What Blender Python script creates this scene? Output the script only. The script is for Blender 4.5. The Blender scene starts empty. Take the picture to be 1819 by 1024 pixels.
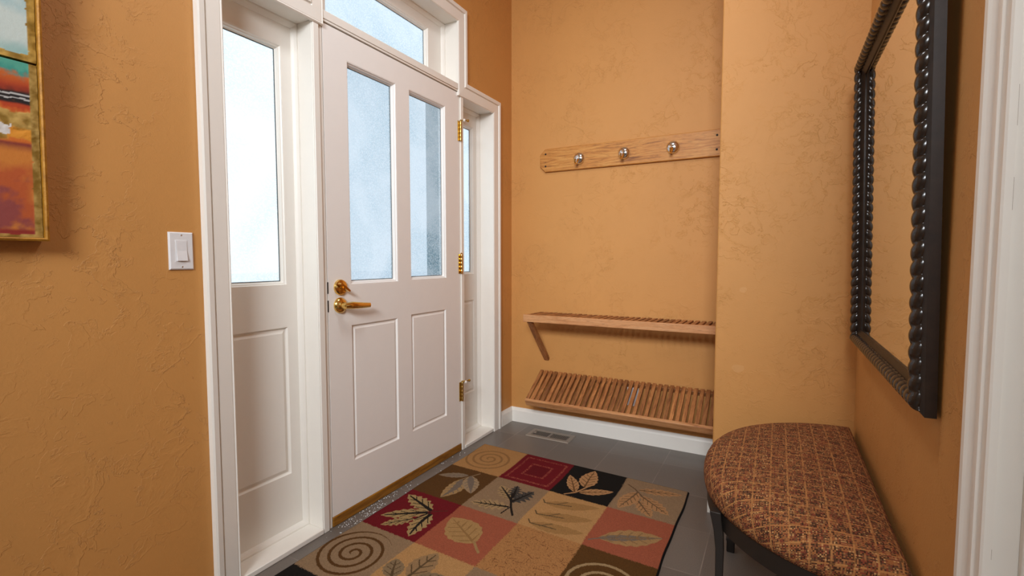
import bpy, bmesh, math, random
import numpy as np
from mathutils import Vector, Matrix, noise as mnoise
random.seed(7)
rng = np.random.default_rng(11)
S = bpy.context.scene
COL = S.collection

# ------------------------------------------------------------------ helpers
def lin(h):
    h = h.lstrip('#')
    out = []
    for i in (0, 2, 4):
        c = int(h[i:i+2], 16) / 255
        out.append(c / 12.92 if c <= .04045 else ((c + .055) / 1.055) ** 2.4)
    return tuple(out)

class MB:
    """collects shapes into one bmesh"""
    def __init__(self): self.bm = bmesh.new()
    def box(self, x0, x1, y0, y1, z0, z1, M=None):
        vs = [self.bm.verts.new((x, y, z)) for x in (x0, x1) for y in (y0, y1) for z in (z0, z1)]
        if M is not None:
            for v in vs: v.co = M @ v.co
        for f in ((0,1,3,2), (4,6,7,5), (0,4,5,1), (2,3,7,6), (0,2,6,4), (1,5,7,3)):
            self.bm.faces.new([vs[i] for i in f])
        return self
    def bar(self, a, b, w, t, up=(0, 0, 1)):
        """box from a to b, w wide and t thick"""
        a, b = Vector(a), Vector(b); d = (b - a); L = d.length; d.normalize()
        s = d.cross(Vector(up))
        if s.length < 1e-5: s = d.cross(Vector((1, 0, 0)))
        s.normalize(); n = s.cross(d)
        M = Matrix((( d.x, s.x, n.x, a.x), (d.y, s.y, n.y, a.y), (d.z, s.z, n.z, a.z), (0, 0, 0, 1)))
        return self.box(0, L, -w/2, w/2, -t/2, t/2, M)
    def rings(self, rings, closed=False, caps=True):
        """rings: list of lists of points with equal length"""
        R = [[self.bm.verts.new(p) for p in r] for r in rings]
        n = len(R[0]); m = len(R)
        for i in range(m if closed else m - 1):
            A, B = R[i], R[(i + 1) % m]
            for j in range(n):
                self.bm.faces.new((A[j], A[(j+1) % n], B[(j+1) % n], B[j]))
        if caps and not closed:
            self.bm.faces.new(R[0][::-1]); self.bm.faces.new(R[-1])
        return self
    def tube(self, pts, r, seg=12):
        pts = [Vector(p) for p in pts]
        rr = r if isinstance(r, (list, tuple)) else [r] * len(pts)
        rings = []; prev = None
        for i, p in enumerate(pts):
            d = (pts[min(i+1, len(pts)-1)] - pts[max(i-1, 0)]).normalized()
            if prev is None:
                a = d.orthogonal().normalized()
            else:
                a = (prev - d * prev.dot(d)).normalized()
            prev = a; b = d.cross(a)
            rings.append([p + (a * math.cos(k*2*math.pi/seg) + b * math.sin(k*2*math.pi/seg)) * rr[i] for k in range(seg)])
        return self.rings(rings)
    def lathe(self, prof, origin, axis=(0, 0, 1), seg=32):
        """prof: list of (radius, height along axis)"""
        ax = Vector(axis).normalized(); a = ax.orthogonal().normalized(); b = ax.cross(a); o = Vector(origin)
        rings = [[o + ax*h + (a*math.cos(k*2*math.pi/seg) + b*math.sin(k*2*math.pi/seg))*max(r, 1e-5) for k in range(seg)] for r, h in prof]
        return self.rings(rings)
    def sweep(self, path, prof, fn, closed=False):
        """mitred moulding: path of 2D points, prof of (offset to the left of the path, height); fn(u,v,h) gives the 3D point"""
        n = len(path); rings = []
        P = [Vector(p) for p in path]
        for i in range(n):
            if closed or 0 < i < n - 1:
                d0 = (P[i] - P[i-1]).normalized(); d1 = (P[(i+1) % n] - P[i]).normalized()
            elif i == 0: d0 = d1 = (P[1] - P[0]).normalized()
            else: d0 = d1 = (P[-1] - P[-2]).normalized()
            n0 = Vector((-d0.y, d0.x)); n1 = Vector((-d1.y, d1.x))
            m = (n0 + n1); m = m / (1 + n0.dot(n1))
            rings.append([fn(P[i].x + m.x*o, P[i].y + m.y*o, h) for o, h in prof])
        return self.rings(rings, closed=closed)
    def obj(self, name, mat, parent=None, smooth=None, bevel=0, seg=2):
        bmesh.ops.recalc_face_normals(self.bm, faces=self.bm.faces)
        me = bpy.data.meshes.new(name); self.bm.to_mesh(me); self.bm.free()
        return link(name, me, mat, parent, smooth, bevel, seg)

def link(name, me, mat, parent=None, smooth=None, bevel=0, seg=2):
    o = bpy.data.objects.new(name, me); COL.objects.link(o)
    if mat is not None: me.materials.append(mat)
    if smooth is not None:
        me.polygons.foreach_set('use_smooth', [True] * len(me.polygons))
        if smooth < 179: me.set_sharp_from_angle(angle=math.radians(smooth))
    if bevel:
        b = o.modifiers.new('Bevel', 'BEVEL'); b.width = bevel; b.segments = seg; b.limit_method = 'ANGLE'; b.angle_limit = math.radians(50)
        b.harden_normals = False
        me.polygons.foreach_set('use_smooth', [True] * len(me.polygons)); me.set_sharp_from_angle(angle=math.radians(40))
    if parent is not None:
        o.parent = parent
        o.matrix_parent_inverse = Matrix.Translation(-parent.location) if parent.get('world_parts') else Matrix()
    return o

def thing(name, label, cat, loc=(0, 0, 0), group=None, world_parts=True):
    o = bpy.data.objects.new(name, None); COL.objects.link(o); o.location = loc
    o['label'] = label; o['category'] = cat
    if group: o['group'] = group
    if world_parts: o['world_parts'] = 1
    o.empty_display_size = .1
    return o
def tag(o, label, cat, group=None):
    o['label'] = label; o['category'] = cat
    if group: o['group'] = group
    return o
def struct(o, label=None, cat=None):
    o['kind'] = 'structure'
    if label: o['label'] = label
    if cat: o['category'] = cat
    return o

# ------------------------------------------------------------------ materials
class NT:
    def __init__(self, name):
        self.m = bpy.data.materials.new(name); self.m.use_nodes = True
        self.t = self.m.node_tree; self.t.nodes.clear()
        self.out = self.n('ShaderNodeOutputMaterial')
    def n(self, typ, **kw):
        nd = self.t.nodes.new(typ)
        for k, v in kw.items():
            if hasattr(nd, k) and k not in ('Scale',): setattr(nd, k, v)
        return nd
    def l(self, a, b): self.t.links.new(a, b)
    def bsdf(self, color=None, rough=.5, metal=0, **kw):
        b = self.n('ShaderNodeBsdfPrincipled')
        if color is not None: b.inputs['Base Color'].default_value = (*color[:3], 1)
        b.inputs['Roughness'].default_value = rough; b.inputs['Metallic'].default_value = metal
        for k, v in kw.items(): b.inputs[k].default_value = v
        self.l(b.outputs[0], self.out.inputs[0]); self.b = b
        return b
    def coord(self, kind='Object', scale=(1, 1, 1), rot=(0, 0, 0)):
        c = self.n('ShaderNodeTexCoord'); mp = self.n('ShaderNodeMapping')
        mp.inputs['Scale'].default_value = scale; mp.inputs['Rotation'].default_value = rot
        self.l(c.outputs[kind], mp.inputs[0]); return mp.outputs[0]
    def noise(self, vec, scale, detail=3, rough=.5, dist=0):
        n = self.n('ShaderNodeTexNoise'); n.inputs['Scale'].default_value = scale; n.inputs['Detail'].default_value = detail
        n.inputs['Roughness'].default_value = rough; n.inputs['Distortion'].default_value = dist
        if vec is not None: self.l(vec, n.inputs['Vector'])
        return n.outputs['Fac']
    def ramp(self, fac, stops, interp='LINEAR'):
        r = self.n('ShaderNodeValToRGB'); r.color_ramp.interpolation = interp
        e = r.color_ramp.elements
        while len(e) < len(stops): e.new(.5)
        for i, (p, c) in enumerate(stops):
            e[i].position = p; e[i].color = (*c[:3], 1) if not isinstance(c, (int, float)) else (c, c, c, 1)
        self.l(fac, r.inputs[0]); return r.outputs[0]
    def math(self, op, a, b=None, c=None):
        m = self.n('ShaderNodeMath'); m.operation = op
        for i, v in enumerate((a, b, c)):
            if v is None: continue
            if isinstance(v, (int, float)): m.inputs[i].default_value = v
            else: self.l(v, m.inputs[i])
        return m.outputs[0]
    def mix(self, fac, a, b, blend='MIX'):
        m = self.n('ShaderNodeMix'); m.data_type = 'RGBA'; m.blend_type = blend
        for i, v in ((0, fac), (6, a), (7, b)):
            if isinstance(v, (int, float)): m.inputs[i].default_value = v
            elif isinstance(v, tuple): m.inputs[i].default_value = (*v[:3], 1)
            else: self.l(v, m.inputs[i])
        return m.outputs[2]
    def bump(self, h, strength=.3, dist=.01, prev=None):
        b = self.n('ShaderNodeBump'); b.inputs['Strength'].default_value = strength; b.inputs['Distance'].default_value = dist
        self.l(h, b.inputs['Height'])
        if prev is not None: self.l(prev, b.inputs['Normal'])
        self.l(b.outputs[0], self.b.inputs['Normal']); return b.outputs[0]

def mat_plaster(name, base, ridge=.5, patches=()):
    t = NT(name); t.bsdf(base, .62)
    v = t.coord()
    tint = t.noise(v, 3.0, 4, .6)
    c = t.mix(tint, tuple(x*.93 for x in base), tuple(min(1, x*1.06) for x in base))
    for (px, pz, rx, rz) in patches:                                   # rubbed, touched-up spots on the paint
        sx = t.n('ShaderNodeSeparateXYZ'); t.l(v, sx.inputs[0])
        dx = t.math('DIVIDE', t.math('SUBTRACT', sx.outputs[0], px), rx)
        dz = t.math('DIVIDE', t.math('SUBTRACT', sx.outputs[2], pz), rz)
        d = t.math('ADD', t.math('MULTIPLY', dx, dx), t.math('MULTIPLY', dz, dz))
        d = t.math('ADD', d, t.math('MULTIPLY', t.noise(v, 45, 2), .9))
        f = t.math('MULTIPLY', t.math('LESS_THAN', d, 1.0), .28)
        c = t.mix(f, c, lin('#D2A26C'))
    t.l(c, t.b.inputs['Base Color'])
    n1 = t.noise(v, 8.5, 7, .60, .35)
    e1 = t.ramp(n1, [(.525, 0.0), (.535, 1.0), (.60, .35), (.70, 0.0)])
    n2 = t.noise(v, 19, 6, .62, .25)
    e2 = t.ramp(n2, [(.575, 0.0), (.588, 1.0), (.66, .2), (.72, 0.0)])
    mask = t.ramp(t.noise(v, 2.7, 2, .5), [(.40, .12), (.60, 1.0)])
    fine = t.noise(v, 170, 4, .65)
    h = t.math('MULTIPLY', t.math('ADD', t.math('MULTIPLY', e1, .55), t.math('MULTIPLY', e2, .4)), mask)
    b1 = t.bump(h, ridge*1.5, .0025)
    t.bump(fine, .30, .0016, b1)
    return t.m

def mat_paint(name, base, rough=.42, dirt=.0):
    t = NT(name); t.bsdf(base, rough)
    v = t.coord()
    t.l(t.mix(t.noise(v, 14, 4, .65), tuple(x*.955 for x in base), base), t.b.inputs['Base Color'])
    t.bump(t.noise(v, 240, 2), .05, .001)
    return t.m

def mat_wood(name, dark, mid, light, stretch=(1, 14, 14), island=0.0, rough=.5):
    t = NT(name); t.bsdf(mid, rough)
    v = t.coord('Object', stretch)
    n = t.noise(v, 3.2, 5, .62, 1.4)
    c = t.ramp(n, [(.28, dark), (.46, mid), (.72, light)])
    v2 = t.coord('Object', tuple(s*6 for s in stretch))
    pores = t.ramp(t.noise(v2, 4, 3, .6), [(.30, .62), (.47, 1.0)])
    c = t.mix(1.0, c, pores, 'MULTIPLY')
    if island:
        g = t.n('ShaderNodeNewGeometry')
        k = t.ramp(g.outputs['Random Per Island'], [(0, 1-island), (.55, 1.0), (1, 1+island*.8)])
        c = t.mix(1.0, c, k, 'MULTIPLY')
    t.l(c, t.b.inputs['Base Color'])
    t.bump(n, .12, .001)
    return t.m

WALL = (.56, .262, .070)
M_wall = mat_plaster('orange skip trowel plaster', WALL)
M_wall_alcove = mat_plaster('orange plaster with rubbed spots', WALL, .5, ((1.491, 1.002, .018, .016), (1.478, .661, .034, .022)))
M_white = mat_paint('white trim paint', lin('#ECE7DE'))
M_door = mat_paint('white door paint', lin('#EFEBE6'), .45)
M_ceiling = mat_paint('ceiling paint', lin('#EDE8DE'), .8)
M_cream = mat_paint('back room paint', lin('#E6DCCB'), .8)
M_oak = mat_wood('honey oak', lin('#7A4618'), lin('#BA7A34'), lin('#D09A50'), (1.2, 14, 16))
M_slat = mat_wood('reddish oak slats', lin('#66391C'), lin('#985F34'), lin('#BC804A'), (14, 1.4, 3), .30)
M_rail = mat_wood('pale oak rail', lin('#98603A'), lin('#C08654'), lin('#D09C6C'), (1.2, 14, 16))
M_sill = mat_wood('varnished threshold', lin('#6A3F0C'), lin('#8E5C18'), lin('#A87326'), (14, 1.2, 14), rough=.3)

def mat_simple(name, base, rough=.5, metal=0, **kw):
    t = NT(name); t.bsdf(base, rough, metal, **kw)
    v = t.coord()
    t.l(t.mix(t.noise(v, 60, 3), tuple(x*.92 for x in base), base), t.b.inputs['Base Color'])
    return t.m
M_brass = mat_simple('polished brass', (.83, .55, .17), .16, 1)
M_brass_old = mat_simple('aged brass', (.62, .43, .14), .3, 1)
M_chrome = mat_simple('chrome', (.86, .86, .86), .07, 1)
M_iron = mat_simple('dark bronze iron', lin('#2C2520'), .5, .35)
M_plastic = mat_simple('white plastic', lin('#E4E2E2'), .35)
M_dark = mat_simple('dark gap', lin('#15120F'), .8)
M_rubber = mat_simple('white rubber', lin('#E8E2D8'), .5)
M_vent = mat_simple('taupe enamel', lin('#8C8072'), .45)
M_mirror = NT('mirror glass'); M_mirror.bsdf((.93, .94, .93), .0, 1); M_mirror = M_mirror.m
def mat_frame(name, rough):
    t = NT(name); t.bsdf(lin('#221C19'), rough); t.b.inputs['Specular IOR Level'].default_value = .5 if rough < .3 else .25
    v = t.coord(); n = t.noise(v, 35, 4, .6)
    t.l(t.mix(n, lin('#191412'), lin('#3A2C22')), t.b.inputs['Base Color']); t.bump(n, .15, .002); return t.m
M_frame = mat_frame('black frame lacquer', .42); M_rope = mat_frame('glossy black rope', .2)

def mat_frost(name, seed, dens=1.0, base=(.76, .80, .84)):
    t = NT(name)
    v = t.coord('Object', (1, 1, 1)); mp = t.n('ShaderNodeMapping'); mp.inputs['Location'].default_value = (seed, seed*2.3, seed*.7); t.l(v, mp.inputs[0]); v = mp.outputs[0]
    warp = t.noise(v, 12, 3, .6)
    big = t.noise(v, 2.6, 3, .55, .4)
    vo = t.n('ShaderNodeTexVoronoi'); vo.inputs['Scale'].default_value = 130; vo.feature = 'F1'
    vv = t.n('ShaderNodeVectorMath'); vv.operation = 'ADD'; t.l(v, vv.inputs[0])
    cx = t.n('ShaderNodeTexNoise'); cx.inputs['Scale'].default_value = 30; t.l(v, cx.inputs['Vector'])
    sc = t.n('ShaderNodeVectorMath'); sc.operation = 'SCALE'; sc.inputs['Scale'].default_value = .03; t.l(cx.outputs['Color'], sc.inputs[0])
    t.l(sc.outputs[0], vv.inputs[1]); t.l(vv.outputs[0], vo.inputs['Vector'])
    crystals = t.ramp(vo.outputs['Distance'], [(.25, 0.0), (.6, 1.0)])
    amount = t.ramp(big, [(.40, .12*dens), (.66, dens)])
    f = t.math('MULTIPLY', crystals, amount)
    col = t.mix(f, base, (.26, .42, .50))
    tr = t.n('ShaderNodeBsdfTranslucent'); t.l(col, tr.inputs[0])
    tp = t.n('ShaderNodeBsdfTransparent'); tp.inputs[0].default_value = (*base, 1)
    gl = t.n('ShaderNodeBsdfGlossy'); gl.inputs['Roughness'].default_value = .25; gl.inputs[0].default_value = (1, 1, 1, 1)
    m1 = t.n('ShaderNodeMixShader'); t.l(t.math('ADD', .60, t.math('MULTIPLY', f, .12)), m1.inputs[0]); t.l(tr.outputs[0], m1.inputs[1]); t.l(tp.outputs[0], m1.inputs[2])
    m2 = t.n('ShaderNodeMixShader'); m2.inputs[0].default_value = .03; t.l(m1.outputs[0], m2.inputs[1]); t.l(gl.outputs[0], m2.inputs[2])
    t.l(m2.outputs[0], t.out.inputs[0])
    bp = t.n('ShaderNodeBump'); bp.inputs['Strength'].default_value = .5; bp.inputs['Distance'].default_value = .004
    t.l(vo.outputs['Distance'], bp.inputs['Height']); t.l(bp.outputs[0], tr.inputs['Normal'])
    return t.m

def mat_floor():
    t = NT('grey floor tile'); t.bsdf(lin('#6E665E'), .38)
    v = t.coord(); s = t.n('ShaderNodeSeparateXYZ'); t.l(v, s.inputs[0])
    p = .311
    def cell(o, off):
        a = t.math('DIVIDE', t.math('SUBTRACT', o, off), p)
        fr = t.math('FRACT', a)
        d = t.math('ABSOLUTE', t.math('SUBTRACT', fr, .5))
        return t.math('GREATER_THAN', d, .5 - .0017/p), t.math('FLOOR', a)
    gx, ix = cell(s.outputs[0], .78); gy, iy = cell(s.outputs[1], 2.722)
    grout = t.math('MAXIMUM', gx, gy)
    wn = t.n('ShaderNodeTexWhiteNoise'); wn.noise_dimensions = '2D'
    cb = t.n('ShaderNodeCombineXYZ'); t.l(ix, cb.inputs[0]); t.l(iy, cb.inputs[1]); t.l(cb.outputs[0], wn.inputs['Vector'])
    c = t.mix(wn.outputs['Value'], lin('#655D56'), lin('#736B63'))
    sp = t.ramp(t.noise(v, 260, 2, .6), [(.35, .86), (.65, 1.1)])
    c = t.mix(1.0, c, sp, 'MULTIPLY')
    c = t.mix(t.math('MULTIPLY', grout, t.ramp(t.noise(v, 5, 2), [(.4, .25), (.6, .9)])), c, lin('#8B8076'))
    t.l(c, t.b.inputs['Base Color'])
    t.bump(t.math('ADD', t.math('MULTIPLY', grout, -.6), t.math('MULTIPLY', t.noise(v, 120, 3), .35)), .3, .0012)
    return t.m
M_floor = mat_floor()

def mat_vcol(name, rough=.9, pile=0, scale=700):
    t = NT(name); t.bsdf((.5, .5, .5), rough)
    a = t.n('ShaderNodeVertexColor'); a.layer_name = 'Col'
    v = t.coord()
    n = t.noise(v, scale, 2, .7)
    k = t.ramp(n, [(.3, .80), (.7, 1.16)]) if pile else t.ramp(n, [(.3, .95), (.7, 1.03)])
    t.l(t.mix(1.0, a.outputs[0], k, 'MULTIPLY'), t.b.inputs['Base Color'])
    if pile:
        t.bump(n, .6, .003); t.b.inputs['Specular IOR Level'].default_value = .15
    else: t.bump(t.noise(v, 120, 4), .3, .002)
    return t.m
M_rug = mat_vcol('woven rug pile', .95, 1, 420)
M_canvas = mat_vcol('painted canvas', .55)

def mat_tweed():
    t = NT('plaid tweed'); t.bsdf(lin('#6B4028'), .92)
    u = t.n('ShaderNodeUVMap'); s = t.n('ShaderNodeSeparateXYZ'); t.l(u.outputs[0], s.inputs[0])
    X, Y = s.outputs[0], s.outputs[1]
    p = .0034
    ix = t.math('FLOOR', t.math('DIVIDE', X, p)); iy = t.math('FLOOR', t.math('DIVIDE', Y, p))
    chk = t.math('MODULO', t.math('ADD', ix, iy), 2.0); chk = t.math('ABSOLUTE', chk)
    def rnd(a, b):
        wn = t.n('ShaderNodeTexWhiteNoise'); wn.noise_dimensions = '2D'; cb = t.n('ShaderNodeCombineXYZ')
        t.l(a, cb.inputs[0]) if not isinstance(a, (int, float)) else None
        t.l(b, cb.inputs[1]) if not isinstance(b, (int, float)) else None
        t.l(cb.outputs[0], wn.inputs['Vector']); return wn.outputs['Value']
    yarn_x = rnd(ix, t.math('FLOOR', t.math('DIVIDE', Y, p*3.3)))
    yarn_y = rnd(t.math('FLOOR', t.math('DIVIDE', X, p*3.3)), iy)
    stops = [(0, lin('#452A1A')), (.18, lin('#7C3E2A')), (.36, lin('#945C34')), (.52, lin('#6A4A30')), (.68, lin('#9A663E')), (.84, lin('#553424')), (.94, lin('#BA8C5A'))]
    c = t.mix(chk, t.ramp(yarn_x, stops, 'CONSTANT'), t.ramp(yarn_y, stops, 'CONSTANT'))
    def line(o, w):
        fr = t.math('FRACT', t.math('DIVIDE', o, .042)); return t.math('LESS_THAN', t.math('ABSOLUTE', t.math('SUBTRACT', fr, .5)), w)
    lx = t.math('MULTIPLY', line(X, .05), t.ramp(yarn_x, [(.2, .3), (.5, .75)])); ly = t.math('MULTIPLY', line(Y, .05), t.ramp(yarn_y, [(.3, .2), (.6, .85)]))
    c = t.mix(t.math('MAXIMUM', lx, ly), c, lin('#B47C48'))
    t.l(c, t.b.inputs['Base Color'])
    hx = t.math('SINE', t.math('MULTIPLY', X, math.pi/p)); hy = t.math('SINE', t.math('MULTIPLY', Y, math.pi/p))
    h = t.math('MULTIPLY', t.math('ABSOLUTE', hx), t.math('ABSOLUTE', hy))
    t.bump(h, .6, .0014); t.b.inputs['Specular IOR Level'].default_value = .2
    return t.m
M_tweed = mat_tweed()
def mat_gold():
    t = NT('gold leaf moulding'); t.bsdf(lin('#A9791F'), .5, .25)
    v = t.coord(); n = t.noise(v, 40, 4, .7)
    t.l(t.ramp(n, [(.3, lin('#8A5A14')), (.55, lin('#AE771C')), (.75, lin('#BF8E35'))]), t.b.inputs['Base Color']); t.bump(n, .3, .003); return t.m
M_gold = mat_gold()
M_crack = mat_simple('bare filler', lin('#7D6248'), .9)
M_snow = mat_simple('snow', (.86, .89, .93), .8)
M_post = mat_simple('grey green post paint', lin('#4C666B'), .7)

# ------------------------------------------------------------------ the room shell
XR = 1.8985; YB = 2.96; YC = 2.2927; XC = 1.385; H = 3.05; YREAR = -6.0; YE = -.7
b = MB(); b.box(-.15, 2.2, YE, YB+.15, -.12, 0); b.box(-3.15, 5.15, YREAR-.15, YE, -.12, 0); b.box(2.2, 5.15, YE, .15, -.12, 0); floor = struct(b.obj('floor', M_floor))
b = MB(); b.box(-.15, 2.2, YE, YB+.15, H, H+.12); b.box(-3.15, 5.15, YREAR-.15, YE, H, H+.12); b.box(2.2, 5.15, YE, .15, H, H+.12); struct(b.obj('ceiling', M_ceiling))
T = .15
b = MB()                                                             # door wall, with the stepped opening for door, sidelights and transom
for (y0, y1, z0, z1) in ((YE, .945, 0, H), (.945, 1.32, 2.10, H), (1.32, 2.38, 2.505, H), (2.38, 2.745, 2.10, H), (2.745, YB+.15, 0, H)):
    b.box(-T, 0, y0, y1, z0, z1)
struct(b.obj('wall_left', M_wall))
b = MB(); b.box(0, XC+.02, YB, YB+T, 0, H); struct(b.obj('wall_back', M_wall))
b = MB(); b.box(XC, XR+T, YC, YB+T, 0, H); struct(b.obj('wall_alcove', M_wall_alcove, bevel=.006, seg=3))
OY0, OY1, OZ = .10, .921, 2.06                                        # doorway in the right wall
b = MB()
for (y0, y1, z0, z1) in ((-.12, OY0-.02, 0, H), (OY0-.02, OY1+.02, OZ+.02, H), (OY1+.02, YC, 0, H)):
    b.box(XR, XR+T-.02, y0, y1, z0, z1)
struct(b.obj('wall_right', M_wall))
b = MB()                                                             # larger unseen room behind the entry, made wide and pale for neutral fill
b.box(-3.15, 5.15, YREAR-T, YREAR, 0, H); b.box(-3.15, -3, YREAR, YE, 0, H); b.box(5, 5.15, YREAR, YE, 0, H)
b.box(-3.15, -T, YE, YE+T, 0, H); b.box(XR+T-.02, 5.15, -.12, OY0-.02, 0, H); b.box(5, 5.15, YE, OY0, 0, H)
struct(b.obj('wall_rear', M_cream))

# baseboards
BP = [(0, 0), (0, .014), (.078, .014), (.088, .010), (.1, .006), (.1, 0)]
def baseboard(name, path, mat=M_white):
    """path on the floor plan, room on the left of its direction"""
    b = MB()
    P = [Vector(p) for p in path]; rings = []
    for i in range(len(P)):
        d0 = (P[i]-P[i-1]).normalized() if i else (P[1]-P[0]).normalized()
        d1 = (P[i+1]-P[i]).normalized() if i < len(P)-1 else d0
        if not i: d0 = d1
        n0 = Vector((-d0.y, d0.x)); n1 = Vector((-d1.y, d1.x)); m = (n0+n1)/(1+n0.dot(n1))
        rings.append([(P[i].x+m.x*h, P[i].y+m.y*h, z) for z, h in BP])
    b.rings(rings); return struct(b.obj(name, mat))
baseboard('baseboard_back', [(XC, YB), (0, YB), (0, 2.803)])
baseboard('baseboard_alcove', [(XR, YC), (XC, YC), (XC, YB-.014)])
baseboard('baseboard_right', [(XR, OY1+.093), (XR, YC-.014)])

# ------------------------------------------------------------------ entry: casing, jambs, mullions, sills
CAS = [(0, 0), (0, .010), (.004, .0135), (.008, .0115), (.011, .0125), (.054, .0145), (.0565, .0105), (.0585, .0105), (.062, .0185), (.078, .020), (.084, .017), (.086, .0)]
LY, RY, ML, MR, SH, TH = .982, 2.701, 1.386, 2.317, 2.056, 2.464
b = MB()
path = [(LY, 0), (LY, SH), (ML, SH), (ML, TH), (MR, TH), (MR, SH), (RY, SH), (RY, 0)]
b.sweep(path, CAS, lambda u, v, h: (h, u, v))
struct(b.obj('trim_1', M_white))
# jamb liners
D = .10
def liner(b, y0, y1, z0, z1, skip=()):
    t = .02
    if 'l' not in skip: b.box(-T, .0, y0-t, y0, z0-t, z1+t)
    if 'r' not in skip: b.box(-T, .0, y1, y1+t, z0-t, z1+t)
    if 't' not in skip: b.box(-T, .0, y0, y1, z1, z1+t)
    if 'b' not in skip: b.box(-T, .0, y0, y1, z0-t, z0)
JL, JR = .976, 2.707
P1, P2 = (1.337, 1.3865), (2.3385, 2.372)                              # door posts
b = MB()
liner(b, JL, P1[0], .02, 2.062, 'rb'); liner(b, P2[1], JR, .02, 2.062, 'lb')
liner(b, P1[1]-.001, MR+.008, 2.12, 2.468, 'b')
b.box(-T, 0, P1[0], P1[1], 0, 2.12); b.box(-T, 0, P2[0], P2[1], 0, 2.12)
for (y0, y1) in ((P1[0]+.002, P1[0]+.029), (P2[0]+.005, P2[1]-.002)):   # flat bead on the face of each post
    b.box(0, .007, y0, y1, 0, 2.058)
b.box(-T, .0095, P1[1]-.0005, MR+.001, 2.088, 2.121)                    # transom bar
b.box(-T, .006, P1[1]-.0005, MR+.001, 2.0785, 2.088)
struct(b.obj('trim_2', M_white, bevel=.002))
def sill(name, y0, y1):
    b = MB(); b.box(-T, .008, y0, y1, 0, .0205); return struct(b.obj(name, M_white, bevel=.003))
sill('trim_3', JL, P1[0]); sill('trim_4', P2[1], JR)

# sash / slab builder: face at x=xf looking to +x, thickness t
def sash(b, y0, y1, z0, z1, xf, t, holes):
    ys = sorted({y0, y1, *[h[0] for h in holes], *[h[1] for h in holes]})
    zs = sorted({z0, z1, *[h[2] for h in holes], *[h[3] for h in holes]})
    inside = lambda y, z: any(h[0] < y < h[1] and h[2] < z < h[3] for h in holes)
    V = {}
    def v(x, i, j):
        k = (x, i, j)
        if k not in V: V[k] = b.bm.verts.new((x, ys[i], zs[j]))
        return V[k]
    ny, nz = len(ys)-1, len(zs)-1
    solid = lambda i, j: 0 <= i < ny and 0 <= j < nz and not inside((ys[i]+ys[i+1])/2, (zs[j]+zs[j+1])/2)
    xb = xf - t
    for i in range(ny):
        for j in range(nz):
            if not solid(i, j): continue
            b.bm.faces.new((v(xf,i,j), v(xf,i+1,j), v(xf,i+1,j+1), v(xf,i,j+1)))
            b.bm.faces.new((v(xb,i,j), v(xb,i,j+1), v(xb,i+1,j+1), v(xb,i+1,j)))
            if not solid(i-1, j): b.bm.faces.new((v(xf,i,j), v(xf,i,j+1), v(xb,i,j+1), v(xb,i,j)))
            if not solid(i+1, j): b.bm.faces.new((v(xf,i+1,j+1), v(xf,i+1,j), v(xb,i+1,j), v(xb,i+1,j+1)))
            if not solid(i, j-1): b.bm.faces.new((v(xf,i+1,j), v(xf,i,j), v(xb,i,j), v(xb,i+1,j)))
            if not solid(i, j+1): b.bm.faces.new((v(xf,i,j+1), v(xf,i+1,j+1), v(xb,i+1,j+1), v(xb,i,j+1)))
def ring(b, y0, y1, z0, z1, xf, prof):
    """moulding inside a rectangular hole; prof of (inset, x offset); clockwise so left of path is inward"""
    b.sweep([(y0, z0), (y1, z0), (y1, z1), (y0, z1)], prof, lambda u, v, h: (xf+h, u, v), closed=True)
STICK = [(0, -.001), (.003, -.0005), (.007, -.006), (.010, -.007), (.013, -.016), (.017, -.020), (.017, -.027), (0, -.027)]
def raised(b, y0, y1, z0, z1, xf, ins=.024):
    ring(b, y0, y1, z0, z1, xf, [(0, -.0005), (.004, -.008), (.008, -.010), (ins, -.0025), (ins, -.03), (0, -.03)])
    b.box(xf-.03, xf-.0025, y0+ins-.001, y1-ins+.001, z0+ins-.001, z1-ins+.001)

def glaze(root, y0, y1, z0, z1, xf, mat, ins=.017, depth=.021):
    b = MB(); b.box(xf-depth-.004, xf-depth, y0+ins-.004, y1-ins+.004, z0+ins-.004, z1-ins+.004)
    b2 = b.obj('glass_pane', mat, root)
    return b2
def gasket(root, y0, y1, z0, z1, xf, ins=.017):
    b = MB(); ring(b, y0+ins-.003, y1-ins+.003, z0+ins-.003, z1-ins+.003, xf-.0205, [(0, 0), (0, .0012), (.0055, .0012), (.0055, 0)])
    return b.obj('gasket', M_gasket, root)
M_gasket = mat_simple('dark blue grey gasket', lin('#4A5E66'), .5)

def window(name, y0, y1, z0, z1, xf, glass, panel, mat, label, seed):
    b = MB()
    holes = [glass] + ([panel] if panel else [])
    sash(b, y0, y1, z0, z1, xf, .04, holes)
    ring(b, *glass, xf, STICK)
    if panel: raised(b, *panel, xf)
    # quarter-round stop where the sash meets the jamb
    ring(b, y0, y1, z0, z1, xf, [(0, 0), (0, .016), (.006, .016), (.014, .010), (.021, .003), (.022, 0)])
    o = struct(b.obj(name, mat), label, 'window')
    glaze(o, *glass, xf, mat_frost('frosted glass '+name, seed, .6 if name == 'window_1' else 1.0, (.93, .95, .97) if name == 'window_1' else (.82, .86, .90)))
    gasket(o, *glass, xf)
    return o
window('window_1', JL, P1[0], .0205, 2.062, -D+.004, (1.006, 1.272, 1.028, 1.960), (1.006, 1.269, .262, .861), M_white, 'tall white sidelight left of the front door with frosted pane', 1.3)
window('window_2', P2[1], JR, .0205, 2.062, -D-.008, (2.43, 2.650, 1.035, 1.968), (2.43, 2.651, .272, .870), M_white, 'narrow white sidelight right of the front door behind the hinges', 4.1)
window('window_3', P1[1], MR+.008, 2.121, 2.468, -D, (1.489, 2.190, 2.155, 2.398), None, M_white, 'wide frosted transom window above the front door', 7.7)

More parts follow.
